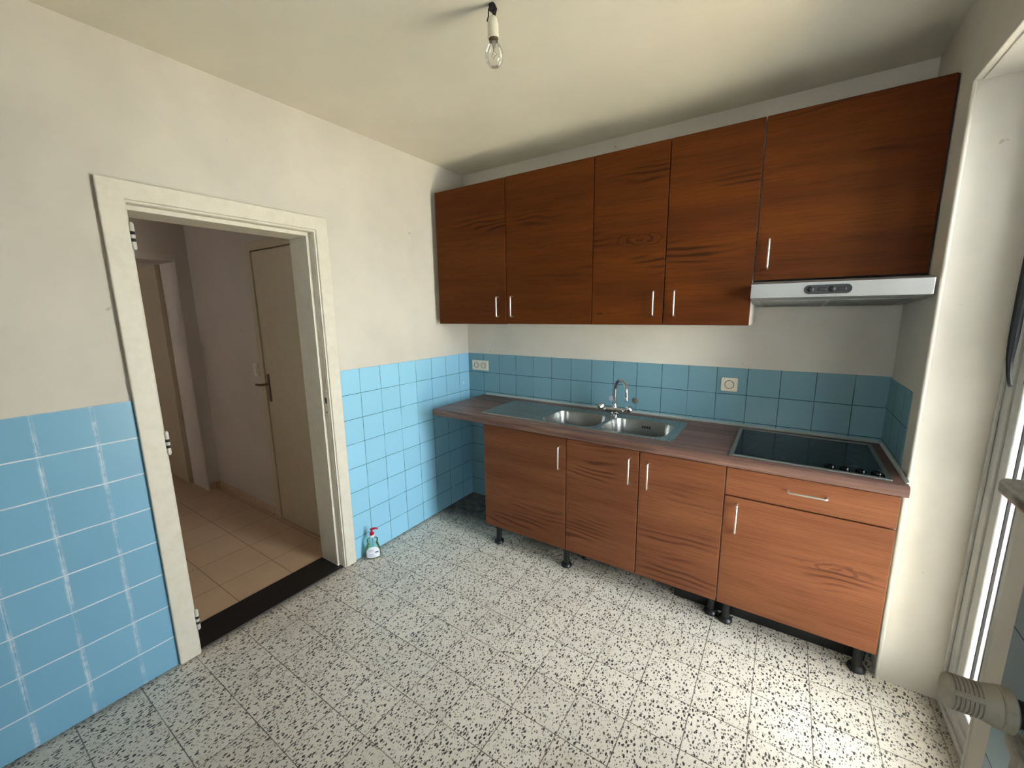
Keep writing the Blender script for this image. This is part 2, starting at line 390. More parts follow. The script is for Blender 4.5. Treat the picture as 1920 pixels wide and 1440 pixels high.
wr = struct('wall_right', boxes(
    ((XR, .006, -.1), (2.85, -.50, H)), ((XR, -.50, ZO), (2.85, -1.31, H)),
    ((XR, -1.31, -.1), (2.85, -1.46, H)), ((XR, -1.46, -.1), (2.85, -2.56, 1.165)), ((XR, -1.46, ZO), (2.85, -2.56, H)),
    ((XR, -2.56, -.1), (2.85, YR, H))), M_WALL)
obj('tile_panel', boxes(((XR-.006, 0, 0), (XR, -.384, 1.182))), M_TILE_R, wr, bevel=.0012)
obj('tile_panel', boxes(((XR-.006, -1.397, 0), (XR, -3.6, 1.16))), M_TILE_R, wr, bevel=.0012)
# plastered corner beads of the balcony door reveal
bm = BM()
tube(bm, [(XR+.003, -.503, 0), (XR+.003, -.503, ZO)], .0065, 12); tube(bm, [(XR+.003, -1.307, 0), (XR+.003, -1.307, ZO)], .0065, 12)
obj('corner_bead', bm, M_WALL, wr, smooth=True)
bm = BM(); box(bm, (XR-.002, -.50, ZO-.003), (XR+.016, -1.31, ZO+.012), .003); box(bm, (XR+.021, -.50, ZO-.004), (XR+.19, -1.31, ZO+.01), .002)
obj('lintel_bead', bm, M_WALL, wr)

# ------------------------------------------------------------------ kitchen doorway (no leaf hung)
bm = BM()
for (ya, yb, s) in ((-1.17, -1.25, 1), (-2.04, -1.977, -1)):
    box(bm, (-.2, ya, 0), (-.038, yb, 1.912))
    box(bm, (-.038, ya, 0), (-.001, yb+s*.015, 1.93))
box(bm, (-.2, -1.17, 1.912), (-.038, -2.04, 1.985)); box(bm, (-.038, -1.17, 1.93), (-.001, -2.04, 1.985))
d1 = struct('door_1', bm, M_CREAM, bevel=.002)
bm = BM()
prism(bm, [(-1.157, 0), (-1.224, 0), (-1.224, 1.94), (-1.974, 1.94), (-1.974, 0), (-2.05, 0), (-2.05, 2.008), (-1.157, 2.008)], 0, .016, 0)
obj('architrave', bm, M_CREAM, d1, bevel=.004)
bm = BM()
prism(bm, [(-1.224, 0), (-1.233, 0), (-1.233, 1.931), (-1.970, 1.931), (-1.970, 0), (-1.974, 0), (-1.974, 1.94), (-1.224, 1.94)], 0, .009, 0)
obj('inner_bead', bm, M_CREAM, d1, bevel=.002)
def hinge(z):
    bm = BM(); yy = -1.967; xx = .013
    lathe(bm, (xx, yy, z-.05), (0, 0, 1), [(0, .003), (.006, .0075), (.03, .0075), (.030, .0062), (.042, .0062), (.042, .0075), (.056, .0075), (.056, .0062), (.068, .0062), (.068, .0075), (.096, .0075), (.102, .003)], 16)
    box(bm, (xx-.004, -1.974, z-.045), (xx-.001, yy, z+.045))
    h = obj('hinge', bm, M_CARC, d1, smooth=True)
    bm = BM()
    for a, b in ((-.020, -.008), (.006, .018)): lathe(bm, (xx, yy, z+a), (0, 0, 1), [(0, .0073), (b-a, .0073)], 16)
    obj('knuckle_gap', bm, M_WIRE, h)
for z in (1.808, .992, .168): hinge(z)
bm = BM(); box(bm, (-.034, -1.233, .90), (-.006, -1.2365, 1.09), .001); s = obj('strike_plate', bm, M_CREAM, d1)
bm = BM(); box(bm, (-.027, -1.2362, 1.012), (-.012, -1.2375, 1.046)); box(bm, (-.024, -1.2362, .957), (-.016, -1.2375, .967)); obj('latch_hole', bm, M_WIRE, s)

# ------------------------------------------------------------------ hall beyond
struct('wall_hall_side', boxes(((-1.975, -1.11, 0), (-.985, -.9, H)), ((-.985, -1.11, 1.955), (-.1999, -.9, H)), ((-.215, -1.11, 0), (-.2001, -.9, 1.955))), M_HALL)
struct('wall_hall_far', boxes(((-2.28, -1.196, 0), (-1.975, -.9, H)), ((-2.28, -2.1, 0), (-1.975, -3.9, H)), ((-2.28, -1.196, 1.99), (-1.975, -2.1, H))), M_HALL)
struct('wall_hall_near', boxes(((-3.4, -3.9, -.1), (-2.95, -4.0, H)), ((-2.6, -3.9, -.1), (-1.35, -4.0, H)), ((-2.95, -3.9, -.1), (-2.6, -4.0, 1.6)), ((-2.95, -3.9, 1.85), (-2.6, -4.0, H)), ((-1.0, -3.9, -.1), (-.2, -4.0, H)), ((-1.35, -3.9, -.1), (-1.0, -4.0, 1.6)), ((-1.35, -3.9, 1.85), (-1.0, -4.0, H)), ((-3.4, -3.9, -.1), (-3.3, 0, H)), ((-3.3, -1.195, 0), (-2.28, -1.1, H)), ((-3.4, 0, -.1), (-.2, .1, H))), M_HALL)  # two unseen openings added to light the hall and side room
struct('ceiling_hall', boxes(((-3.4, .2, H), (-.2, -4.0, H+.1))), M_HALL)
struct('baseboard_hall', boxes(((-1.975, -1.118, 0), (-.985, -1.11, .062)), ((-1.967, -1.204, 0), (-1.975, -1.11, .062))), M_HFLOOR, bevel=.002)
# closet door in the hall's side wall
bm = BM(); prism(bm, [(-.985, 0), (-.93, 0), (-.93, 1.928), (-.2, 1.928), (-.2, 1.985), (-.985, 1.985)], -1.124, -1.06, 1)
d2 = struct('door_2', bm, M_CREAMH, bevel=.003)
bm = BM(); box(bm, (-.924, -1.117, .006), (-.215, -1.08, 1.922), .002); lf = obj('leaf', bm, M_CREAMH, d2)
bm = BM(); box(bm, (-.902, -1.117, .905), (-.872, -1.123, 1.10), .003); pl_ = obj('handle_plate', bm, M_BRASS, lf)
bm = BM(); tube(bm, [(-.887, -1.12, 1.03), (-.887, -1.165, 1.03), (-.895, -1.172, 1.03), (-.955, -1.172, 1.027)], .008, 12); obj('lever', bm, M_BRASS, pl_, smooth=True)
bm = BM()
prism(bm, rrect(-1.082, -1.022, 1.075, 1.165, .006), -1.122, -1.11, 1)
sw = tag(obj('light_switch', bm, M_SOCK, base=(-1.052, -1.11, 1.12)), 'small ivory light switch on the hall wall beside the closet door', 'switch')
bm = BM(); box(bm, (-1.07, -1.122, 1.09), (-1.034, -1.127, 1.15), .002); obj('rocker', bm, M_SOCK, sw)
# far doorway with its leaf swung open
bm = BM(); prism(bm, [(-1.196, 0), (-1.196, 1.99), (-2.1, 1.99), (-2.1, 0), (-2.04, 0), (-2.04, 1.93), (-1.212, 1.93), (-1.212, 0)], -2.28, -1.96, 0)
d3 = struct('door_3', bm, M_HALL, bevel=.004)
bm = BM(); box(bm, (-2.30, -1.20, .01), (-3.05, -1.24, 1.93), .003); obj('leaf', bm, M_CREAMH, d3)

# ------------------------------------------------------------------ balcony door and window
XF = 2.722
bm = BM()
for a, b in (((1.7, 1.3), (1.74, 1.9)), ((2.20, 1.3), (2.24, 1.9)), ((1.74, 1.3), (2.20, 1.34)), ((1.74, 1.86), (2.20, 1.9))): box(bm, (a[0], YR-.08, a[1]), (b[0], YR-.14, b[1]))
w2 = struct('rear_fill_window', bm, M_CARC, bevel=.003)  # unseen window added to brighten the back wall
bm = BM(); box(bm, (1.74, YR-.11, 1.34), (2.20, YR-.105, 1.86)); obj('glass', bm, M_GLASS, w2)
def frame_x(y0, y1, z0, z1, w, xa, xb, bm=None):
    bm = bm or BM()
    box(bm, (xa, y0, z0), (xb, y0-w, z1)); box(bm, (xa, y1, z0), (xb, y1+w, z1))
    box(bm, (xa, y0-w, z0), (xb, y1+w, z0+w)); box(bm, (xa, y0-w, z1), (xb, y1+w, z1-w)); return bm
bm = frame_x(-.5001, -1.3099, 0, ZO-.001, .065, XF, XF+.08); frame_x(-.565, -1.245, .065, ZO-.066, .052, XF+.006, XF+.06, bm)
d4 = struct('door_4', bm, M_PVC, bevel=.004)
bm = frame_x(-.5001, -1.3099, 0, ZO-.001, .018, XF-.010, XF); obj('stop_bead', bm, M_PVC, d4, bevel=.003)
bm = frame_x(-.660, -1.150, .142, ZO-.16, .007, XF+.008, XF+.015); obj('rubber_seal', bm, M_SEAL, d4)
bm = BM(); box(bm, (XF+.016, -.61, .11), (XF+.021, -1.2, ZO-.11)); obj('glass', bm, M_GLASS, d4)
bm = BM(); box(bm, (XF-.012, -.662, 1.27), (XF+.003, -.682, 1.62), .005); obj('espagnolette_rod', bm, M_BLACKP, d4)
bm = frame_x(-1.4601, -2.5599, 1.17, ZO-.001, .07, XF, XF+.08); box(bm, (XF, -1.99, 1.2), (XF+.08, -2.05, ZO-.05))
w1 = struct('window_1', bm, M_PVC, bevel=.004)
bm = BM(); box(bm, (XF+.040, -1.52, 1.23), (XF+.046, -2.0, ZO-.06)); box(bm, (XF+.040, -2.04, 1.23), (XF+.046, -2.5, ZO-.06)); obj('glass', bm, M_GLASS, w1)
bm = BM()
for i in range(19): box(bm, (XF+.115, -1.465, 1.17+i*.055), (XF+.125, -2.555, 1.17+i*.055+.051), .003)
obj('blocking_shutter', bm, M_PVC, w1)  # unseen closed shutter, added to keep this window from lighting the room
# marble window sill
bm = BM(); prism(bm, [(2.462, -1.44), (2.452, -1.444), (2.448, -1.455), (2.448, -2.56), (2.74, -2.56), (2.74, -1.4605), (2.5295, -1.4605), (2.5295, -1.44)], 1.172, 1.2, 2)
struct('trim_2', bm, M_MARBLE, bevel=.007)
# strap
bm = BM()
pts = [(2.698, -.585, 2.19), (2.698, -.586, 1.9), (2.697, -.586, 1.55), (2.697, -.588, 1.40), (2.697, -.590, 1.34), (2.695, -.612, 1.29), (2.693, -.640, 1.262)]
tube(bm, pts, [.012, .012, .013, .012, .009, .006, .005], 8)
tag(obj('roller_blind_strap', bm, M_STRAP, base=(2.695, -.60, 1.27), smooth=True), 'black strap hanging down the balcony door frame at the right edge', 'strap')
struct('balcony_floor', boxes(((2.85, 3, -.25), (7.5, -7, -.06))), M_CONC)
bm = BM(); box(bm, (2.735, -.50, -.1), (2.86, -1.31, -.0)); struct('trim_3', bm, M_CONC)

# ------------------------------------------------------------------ kitchen units
def bar_handle(p, L, d, parent):
    """U-shaped bar pull: p centre on the door face, L length, d 'z' or 'x'"""
    bm = BM(); x, y, z = p; rr = .0042; st = .027; h = L/2
    q = []
    def at(t, o): return (x, y-o, z+t) if d == 'z' else (x+t, y-o, z)
    q = [at(-h, 0), at(-h, st-.006), at(-h+.002, st-.002), at(-h+.006, st), at(h-.006, st), at(h-.002, st-.002), at(h, st-.006), at(h, 0)]
    tube(bm, q, rr, 10)
    return obj('handle', bm, M_HANDLE, parent, smooth=True)
def panel(name, x0, x1, z0, z1, yf, mat, parent):
    bm = BM(); g = .0022
    box(bm, (x0+g, yf, z0+g), (x1-g, yf+.0185, z1-g), .0018)
    return obj(name, bm, mat, parent, base=((x0+x1)/2, yf, z0))
def carcass(x0, x1, z0, z1, yf, yb, parent, mat=None, shelf=True, top=True, notch=False):
    t = .016; bm = BM(); e = .0006
    for a, b in ((x0+e, x0+t), (x1-t, x1-e)):
        if notch:   # sides cut down to clear the sink bowls
            box(bm, (a, yf, z0), (b, yb, .700)); box(bm, (a, yf, .700), (b, -.495, z1)); box(bm, (a, -.150, .700), (b, yb, z1))
        else: box(bm, (a, yf, z0), (b, yb, z1))
    box(bm, (x0+t, yf, z0), (x1-t, yb, z0+t))
    if top: box(bm, (x0+t, yf, z1-t), (x1-t, yb, z1))
    box(bm, (x0+t, yb-.006, z0+t), (x1-t, yb-.001, z1-(t if top else 0)))
    if shelf: box(bm, (x0+t, yf+.03, (z0+z1)/2), (x1-t, yb-.006, (z0+z1)/2+t))
    return obj('body', bm, mat or M_CARC, parent)
YU = -.352; ZB, ZT = 1.428, 2.305
def wall_unit(label, x0, x1, z0, z1, doors, dy=0, dz=0):
    t = thing('wall_cabinet', label, 'cabinet', ((x0+x1)/2, -.005, z0+dz), 'upper kitchen wall cabinets')
    carcass(x0, x1, z0+.002+dz, z1-.002+dz, YU+.021, -.0006, t)
    for a, b, hx, hz in doors:
        dr = panel('door', a, b, z0+dz, z1+dz, YU+dy, M_UP, t); bar_handle((hx, YU+dy, hz), .122, 'z', dr)
wall_unit('plain wall cabinet in the far left corner, handle at its lower right', .040, .614, ZB, ZT, [(.040, .614, .556, 1.538)], dy=-.004, dz=-.002)
wall_unit('plain wall cabinet second from left, handle at its lower left', .614, 1.188, ZB, ZT, [(.614, 1.188, .662, 1.538)])
wall_unit('double-door wall cabinet with a swirling grain knot, left of the one over the hood', 1.188, 1.957, ZB, ZT, [(1.188, 1.573, 1.527, 1.538), (1.573, 1.957, 1.628, 1.538)])
wall_unit('shorter wide wall cabinet mounted right above the steel extractor hood', 1.958, 2.524, 1.628, ZT, [(1.958, 2.524, 2.008, 1.740)])
bm = BM(); box(bm, (2.5245, -.335, 1.628), (2.5295, -.01, ZT)); 
obj('filler_strip', bm, M_EDGE, wr)

YL = -.578; ZL0, ZL1 = .152, .822
def leg(x, y, parent):
    bm = BM(); lathe(bm, (x, y, 0), (0, 0, 1), [(0, .030), (.006, .033), (.018, .030), (.026, .019), (.045, .017), (.105, .018), (.11, .030), (ZL0+.0005, .032)], 24)
    obj('leg', bm, M_BLACKP, parent, smooth=True)
def base_unit(label, x0, x1, fronts, legs, top=True):
    t = thing('base_cabinet', label, 'cabinet', ((x0+x1)/2, -.28, 0), 'lower kitchen base cabinets')
    carcass(x0, x1, ZL0+.002, .8245, YL+.021, -.03, t, shelf=False, top=False, notch=x0 < 1.9)
    for nm, a, b, z0, z1, hp, L, ori in fronts:
        dr = panel(nm, a, b, z0, z1, YL, M_LO, t); bar_handle((hp[0], YL, hp[1]), L, ori, dr)
    for lx, ly in legs: leg(lx, ly, t)
base_unit('left-hand lower cabinet beside the open floor corner, single door with handle at its right', .578, 1.150, [('door', .578, 1.150, ZL0, ZL1, (1.113, .705), .128, 'z')],
          [(.632, -.505), (1.122, -.498), (1.075, -.11), (.65, -.11)])
base_unit('double-door lower cabinet under the two sink bowls', 1.150, 1.934, [('door', 1.150, 1.551, ZL0, ZL1, (1.505, .711), .132, 'z'), ('door', 1.551, 1.934, ZL0, ZL1, (1.598, .704), .132, 'z')],
          [(1.190, -.36), (1.905, -.459), (1.19, -.11), (1.885, -.11)])
base_unit('right-hand lower cabinet under the hob, one drawer above a door', 1.934, 2.508, [('drawer', 1.934, 2.508, .690, ZL1, (2.228, .765), .130, 'x'), ('door', 1.934, 2.508, ZL0, .688, (1.987, .592), .132, 'z')],
          [(1.972, -.478), (2.470, -.490), (1.99, -.11), (2.46, -.11)])

bm = BM(); box(bm, (1.72, -.424, .0), (2.505, -.406, .135), .002)
tag(obj('plinth_board', bm, M_BLACKP, base=(2.1, -.415, 0)), 'black plinth board standing on edge in the shadow under the right-hand lower cabinets', 'plinth board')
# worktop with the cut-outs for sink and hob
ZW0, ZW1 = .826, .868; WX0, WX1, WY0, WY1 = .163, 2.522, -.594, -.016
SK = (.505, 1.682, -.500, -.100); HB = (1.938, 2.478, -.562, -.078)
bm = BM()
def slab_pieces(bm):
    e = .02
    for a, b in (((WX0, WY0), (SK[0]+e, WY1)), ((SK[0]+e, WY0), (SK[1]-e, SK[2]+e)), ((SK[0]+e, SK[3]-e), (SK[1]-e, WY1)), ((SK[1]-e, WY0), (HB[0]+e, WY1)),
                 ((HB[0]+e, WY0), (HB[1]-e, HB[2]+e)), ((HB[0]+e, HB[3]-e), (HB[1]-e, WY1)), ((HB[1]-e, WY0), (WX1, WY1))):
        box(bm, (a[0], a[1]+.012 if a[1] == WY0 else a[1], ZW0), (b[0], b[1], ZW1))
slab_pieces(bm)
pr = []
for i in range(7):
    t = math.radians(90*i/6); pr.append((WY0+.012-.012*math.sin(t), ZW1-.012+.012*math.cos(t)))
for i in range(5):
    t = math.radians(90*i/4); pr.append((WY0+.005-.005*math.cos(t), ZW0+.005-.005*math.sin(t)))
pr.append((WY0+.012, ZW0))
prism(bm, pr, WX0, WX1, 0)
tag(obj('worktop', bm, M_WT, smooth=False, base=(1.34, -.3, ZW0)), 'long brown wood-look laminate worktop along the back wall', 'worktop')
bm = BM(); prism(bm, [(WY1-.001, ZW1-.004), (0-.0002, ZW1-.004), (-.0002, ZW1+.009), (-.008, ZW1+.004), (WY1-.006, ZW1+.0005)], .175, 2.516, 0)
prism(bm, [(2.514, ZW1+.0005), (2.5235, ZW1+.0005), (2.5235, ZW1+.010)], -.56, -.016, 1)
struct('trim_4', bm, M_CAULK)

# ------------------------------------------------------------------ sink
sk = thing('kitchen_sink', 'stainless steel sink with two bowls and a drainer, set in the worktop', 'sink', ((SK[0]+SK[1])/2, -.30, ZW1))
def bowl_surface(bm, outer, bowls, z, zt):
    pass
bm = BM(); T = ZW1+.0035
B1 = (.918, 1.256, -.470, -.178); B2 = (1.286, 1.632, -.470, -.178)
def bowl(bm, b, depth):
    n = 8; rings = []
    for k_, (ins, dz, rr) in enumerate([(-.004, 0, .075), (0, -.003, .072), (.003, -.012, .070), (.008, -depth*.6, .066), (.016, -depth*.88, .062), (.034, -depth*.98, .05), (.060, -depth, .03)]):
        o = rrect(b[0]+ins, b[1]-ins, b[2]+ins, b[3]-ins, rr, n)
        rings.append([bm.verts.new((x, y, T+dz)) for x, y in o])
    for a, c in zip(rings, rings[1:]):
        m_ = len(a)
        for j in range(m_): bm.faces.new((a[j], a[(j+1) % m_], c[(j+1) % m_], c[j]))
    bm.faces.new(rings[-1])
    return rings[0]
# rim plate: grid fill between outer outline and bowl mouths
o_out = rrect(SK[0], SK[1], SK[2], SK[3], .012, 3)
vo = [bm.verts.new((x, y, T)) for x, y in o_out]; vl = [bm.verts.new((x+(.002 if x > 1 else -.002), y+(.002 if y > -.3 else -.002), ZW1+.0004)) for x, y in o_out]
for j in range(len(vo)): bm.faces.new((vo[j], vo[(j+1) % len(vo)], vl[(j+1) % len(vo)], vl[j]))
r1 = bowl(bm, B1, .145); r2 = bowl(bm, B2, .145)
es = []
for lp in (vo, r1, r2):
    for j in range(len(lp)):
        e = bm.edges.get((lp[j], lp[(j+1) % len(lp)])) or bm.edges.new((lp[j], lp[(j+1) % len(lp)]))
        es.append(e)
bmesh.ops.triangle_fill(bm, use_beauty=True, use_dissolve=False, edges=es)
o = obj('basin', bm, M_STEEL, sk, smooth=True)
o.modifiers[0].split_angle = math.radians(30)
bm = BM()   # pressed drainer grooves
for i in range(7):
    yy = -.19-i*.042; prism(bm, [(.555, yy), (.56, yy-.004), (.875, yy-.004), (.88, yy), (.875, yy+.004), (.56, yy+.004)], T-.0005, T+.0016, 2)
obj('drainer', bm, M_STEEL, sk, bevel=.0008)
bm = BM(); box(bm, (1.445, -.186, .825), (1.500, -.192, .845), .003); ov = obj('overflow', bm, M_STEEL, sk)
bm = BM()
for i in range(4): box(bm, (1.449+i*.013, -.1905, .829), (1.457+i*.013, -.1935, .841))
obj('overflow_slot', bm, M_BLACKP, ov)
for b in (B1, B2):
    bm = BM(); cx, cy = (b[0]+b[1])/2, (b[2]+b[3])/2; lathe(bm, (cx, cy, T-.1449), (0, 0, 1), [(0, .042), (.002, .042), (.003, .034), (.0015, .03), (.0015, .0)], 28); obj('drain', bm, M_CHROME, sk, smooth=True)

# tap
tp = thing('kitchen_tap', 'chrome mixer tap with swan-neck spout behind the sink bowls', 'tap', (1.262, -.135, T))
bm = BM()
lathe(bm, (1.262, -.135, T), (0, 0, 1), [(0, .026), (.006, .026), (.010, .021), (.022, .020)], 24)
tube(bm, [(1.198, -.135, T+.030), (1.21, -.135, T+.030), (1.24, -.135, T+.030), (1.262, -.135, T+.030), (1.29, -.135, T+.030), (1.318, -.135, T+.030), (1.33, -.135, T+.030)], [.013, .018, .019, .023, .019, .018, .013], 20)
lathe(bm, (1.262, -.135, T+.03), (0, 0, 1), [(0, .018), (.024, .016), (.030, .013), (.040, .012)], 20)
obj('body', bm, M_CHROME, tp, smooth=True)
bm = BM(); pts = []
for i in range(17):
    t = i/16; a = math.pi*t
    pts.append((1.262+.052*(1-math.cos(a)), -.135-.052*(1-math.cos(a)), 1.035+.062*math.sin(a)))
pts = [(1.260, -.133, T+.065), (1.260, -.133, .985)]+pts+[(1.366, -.239, 1.01)]
tube(bm, pts, .0096, 14); sp = obj('spout', bm, M_CHROME, tp, smooth=True)
bm = BM(); lathe(bm, (1.366, -.239, 1.015), (0, 0, -1), [(0, .010), (.003, .012), (.024, .012), (.027, .009)], 18); obj('aerator', bm, M_CHROME, sp, smooth=True)
for s_ in (-1, 1):
    bm = BM(); cx = 1.262+s_*.072; c0 = Vector((cx, -.135, T+.030)); ax = Vector((s_*.75, -.1, .65)).normalized()
    lathe(bm, c0, ax, [(0, .010), (.010, .011), (.012, .019), (.020, .022), (.034, .020), (.040, .013)], 5 if s_ < 0 else 6)
    obj('tap_handle', bm, M_CHROME, tp)

# ------------------------------------------------------------------ hob
hb_ = thing('ceramic_hob', 'black glass hob with a grey metal frame at the right end of the worktop', 'hob', ((HB[0]+HB[1])/2, -.32, ZW1))
bm = BM(); w = .016; zz0, zz1 = ZW1+.0004, ZW1+.008
for a, b in (((HB[0], HB[2]), (HB[0]+w, HB[3])), ((HB[1]-w, HB[2]), (HB[1], HB[3])), ((HB[0]+w, HB[2]), (HB[1]-w, HB[2]+w)), ((HB[0]+w, HB[3]-w), (HB[1]-w, HB[3]))):
    box(bm, (a[0], a[1], zz0), (b[0], b[1], zz1))
obj('frame', bm, M_HOBFR, hb_, bevel=.002)
bm = BM(); box(bm, (HB[0]+w, HB[2]+w, ZW1+.0006), (HB[1]-w, HB[3]-w, ZW1+.006)); obj('glass_top', bm, M_BLACKG, hb_)
for cx, cy, rr in ((2.06, -.21, .072), (2.09, -.44, .090), (2.34, -.20, .090), (2.32, -.41, .070)):
    bm = BM(); lathe(bm, (cx, cy, ZW1+.0062), (0, 0, 1), [(0, rr), (.0003, rr), (.0003, rr-.004), (0, rr-.004)], 48, cap=False); obj('burner_ring', bm, M_RING, hb_)
for kx in (2.296, 2.342, 2.391, 2.439):
    bm = BM(); lathe(bm, (kx, -.518, ZW1+.006), (0, 0, 1), [(0, .017), (.006, .017), (.012, .014), (.015, .008), (.016, .0015)], 24); obj('knob', bm, M_BLACKG, hb_, smooth=True)

# ------------------------------------------------------------------ hood
hx0, hx1 = 1.964, 2.512
hd = thing('extractor_hood', 'flat stainless extractor hood below the wide wall cabinet', 'hood', ((hx0+hx1)/2, -.25, 1.515))
bm = BM(); prism(bm, [(-.53, 1.548), (-.532, 1.606), (-.50, 1.612), (-.36, 1.622), (-.002, 1.622), (-.002, 1.514), (-.045, 1.514), (-.46, 1.540)], hx0, hx1, 0)
obj('body', bm, M_STEELH, hd, bevel=.002)
bm = BM(); prism(bm, rrect(2.145, 2.292, 1.560, 1.594, .0165), -.537, -.531, 1); cp = obj('control_panel', bm, M_BLACKP, hd, bevel=.001)
for kx in (2.166, 2.232):
    bm = BM(); lathe(bm, (kx, -.536, 1.577), (0, -1, 0), [(0, .011), (.006, .010), (.008, .006)], 18); obj('control_knob', bm, M_BLACKP, cp, smooth=True)
for sx_ in (2.19, 2.25):
    bm = BM(); box(bm, (sx_, -.536, 1.571), (sx_+.025, -.540, 1.583), .002); obj('slider_button', bm, M_BLACKP, cp)
for a, b in ((hx0+.03, 2.228), (2.243, hx1-.03)):
    bm = BM(); vs = [bm.verts.new(p) for p in ((a, -.44, 1.5375), (b, -.44, 1.5375), (b, -.06, 1.5135), (a, -.06, 1.5135), (a, -.44, 1.5405), (b, -.44, 1.5405), (b, -.06, 1.5165), (a, -.06, 1.5165))]
    for q in ((0, 1, 2, 3), (4, 5, 6, 7), (0, 1, 5, 4), (1, 2, 6, 5), (2, 3, 7, 6), (3, 0, 4, 7)): bm.faces.new([vs[i] for i in q])
    obj('grease_filter', bm, M_GREASE, hd)

# ------------------------------------------------------------------ sockets and wall bits
def socket(label, x0, x1, z0, z1, cs, wide):
    t = thing('wall_socket', label, 'socket', ((x0+x1)/2, 0, (z0+z1)/2), 'ivory sockets on the blue tiles')
    bm = BM(); prism(bm, rrect(x0, x1, z0, z1, .008 if not wide else .004), -.012, -.0002, 1); obj('cover_plate', bm, M_SOCK, t, bevel=.002)
    for cx, cz in cs:
        bm = BM(); R_ = .021 if not wide else .019
        lathe(bm, (cx, -.012, cz), (0, -1, 0), [(0, R_+.003), (.0022, R_+.002), (.0022, R_), (-.007, R_-.002), (-.007, 0)], 28, cap=False); rc = obj('receptacle', bm, plain('shaded_ivory', srgb(128, 108, 78), .5), t, smooth=True)  # shade inside the recess painted in as a darker ivory
        bm = BM()
        for ex, ez, er in ((-.0095, 0, .003), (.0095, 0, .003), (0, .011, .0028)): lathe(bm, (cx+ex, -.0052, cz+ez), (0, -1, 0), [(0, er), (.0006, er)], 10)
        obj('pin_hole', bm, M_SOCKD, rc)
socket('double ivory socket on the tiles in the back left corner', .044, .197, 1.055, 1.133, [(.086, 1.094), (.155, 1.094)], True)
socket('single square ivory socket on the tiles left of the hob', 1.824, 1.906, 1.056, 1.132, [(1.865, 1.094)], False)
bm = BM(); lathe(bm, (1.347, -.0002, .944), (0, -1, 0), [(0, .019), (.003, .019), (.005, .015), (.005, .006), (.009, .005), (.009, 0)], 20, cap=False)
tag(obj('pipe_cap', bm, plain('corroded_cap', srgb(132, 124, 112), .6, .5), base=(1.347, 0, .944), smooth=True), 'small round corroded metal cap on the tiles right of the tap', 'pipe cap')
bm = BM(); lathe(bm, (1.190, -.0002, .941), (0, -1, 0), [(0, .017), (.0012, .015), (.0012, 0)], 14, cap=False)
tag(obj('filled_hole', bm, M_PINK, base=(1.19, 0, .941)), 'pale filler patch on the tiles left of the tap spout', 'filler patch')
for yy, zz, lb in ((-.075, .955, 'tiny white wall plug in the left wall tiles above the worktop'), (-.235, .135, 'tiny white wall plug low in the left wall tiles near the floor')):
    bm = BM(); lathe(bm, (.0002, yy, zz), (1, 0, 0), [(0, .007), (.003, .006), (.003, 0)], 12, cap=False)
    tag(obj('wall_plug', bm, M_LABEL, base=(0, yy, zz)), lb, 'wall plug', 'white plugs in the left wall')

# ------------------------------------------------------------------ bare bulb
LX, LY = 1.205, -1.272
lp = thing('pendant_bulb', 'bare clear light bulb hanging from the ceiling in an old white holder', 'lamp', (LX, LY, H))
bm = BM(); tube(bm, [(LX, LY, H), (LX+.004, LY, H-.03), (LX+.002, LY, H-.06)], .004, 8)
tube(bm, [(LX-.004, LY, H), (LX-.016, LY, H-.012), (LX-.014, LY-.004, H-.036), (LX-.02, LY-.004, H-.046), (LX-.012, LY, H-.052)], .0022, 8)
tube(bm, [(LX+.004, LY, H), (LX+.014, LY+.003, H-.02), (LX+.007, LY, H-.042)], .0028, 8)
box(bm, (LX-.010, LY-.008, H-.022), (LX+.008, LY+.008, H-.001), .002)
obj('wire', bm, M_WIRE, lp, smooth=True)
bm = BM(); lathe(bm, (LX, LY, H-.038), (.03, 0, -1), [(0, .008), (.006, .014), (.022, .0175), (.062, .0185), (.066, .0185)], 28); lh = obj('lamp_holder', bm, M_PORC, lp, smooth=True)
bm = BM(); lathe(bm, (LX+.002, LY, H-.104), (.03, 0, -1), [(0, .0155), (.002, .0155), (.008, .0135)], 24); obj('screw_cap', bm, M_BRASS, lp, smooth=True)
bm = BM(); pf = [(0, .0135), (.007, .0155), (.018, .0225), (.031, .0282), (.045, .0300), (.060, .0285), (.070, .0235), (.077, .015), (.080, .006), (.0805, .0005)]
lathe(bm, (LX+.0025, LY, H-.110), (.03, 0, -1), pf, 36, cap=False); bl = obj('glass_bulb', bm, M_BULB, lp, smooth=True)
bm = BM(); c = Vector((LX+.003, LY, H-.110))
lathe(bm, c, (.03, 0, -1), [(-.004, .008), (.014, .006), (.026, .003), (.030, .002)], 10)
tube(bm, [c+Vector((0, 0, -.026)), c+Vector((-.010, 0, -.044)), c+Vector((-.004, .003, -.050)), c+Vector((.004, -.003, -.050)), c+Vector((.012, 0, -.044)), c+Vector((0, 0, -.028))], .0008, 6)
obj('filament_stem', bm, plain('glass_stem', srgb(170, 165, 150), .2), bl)

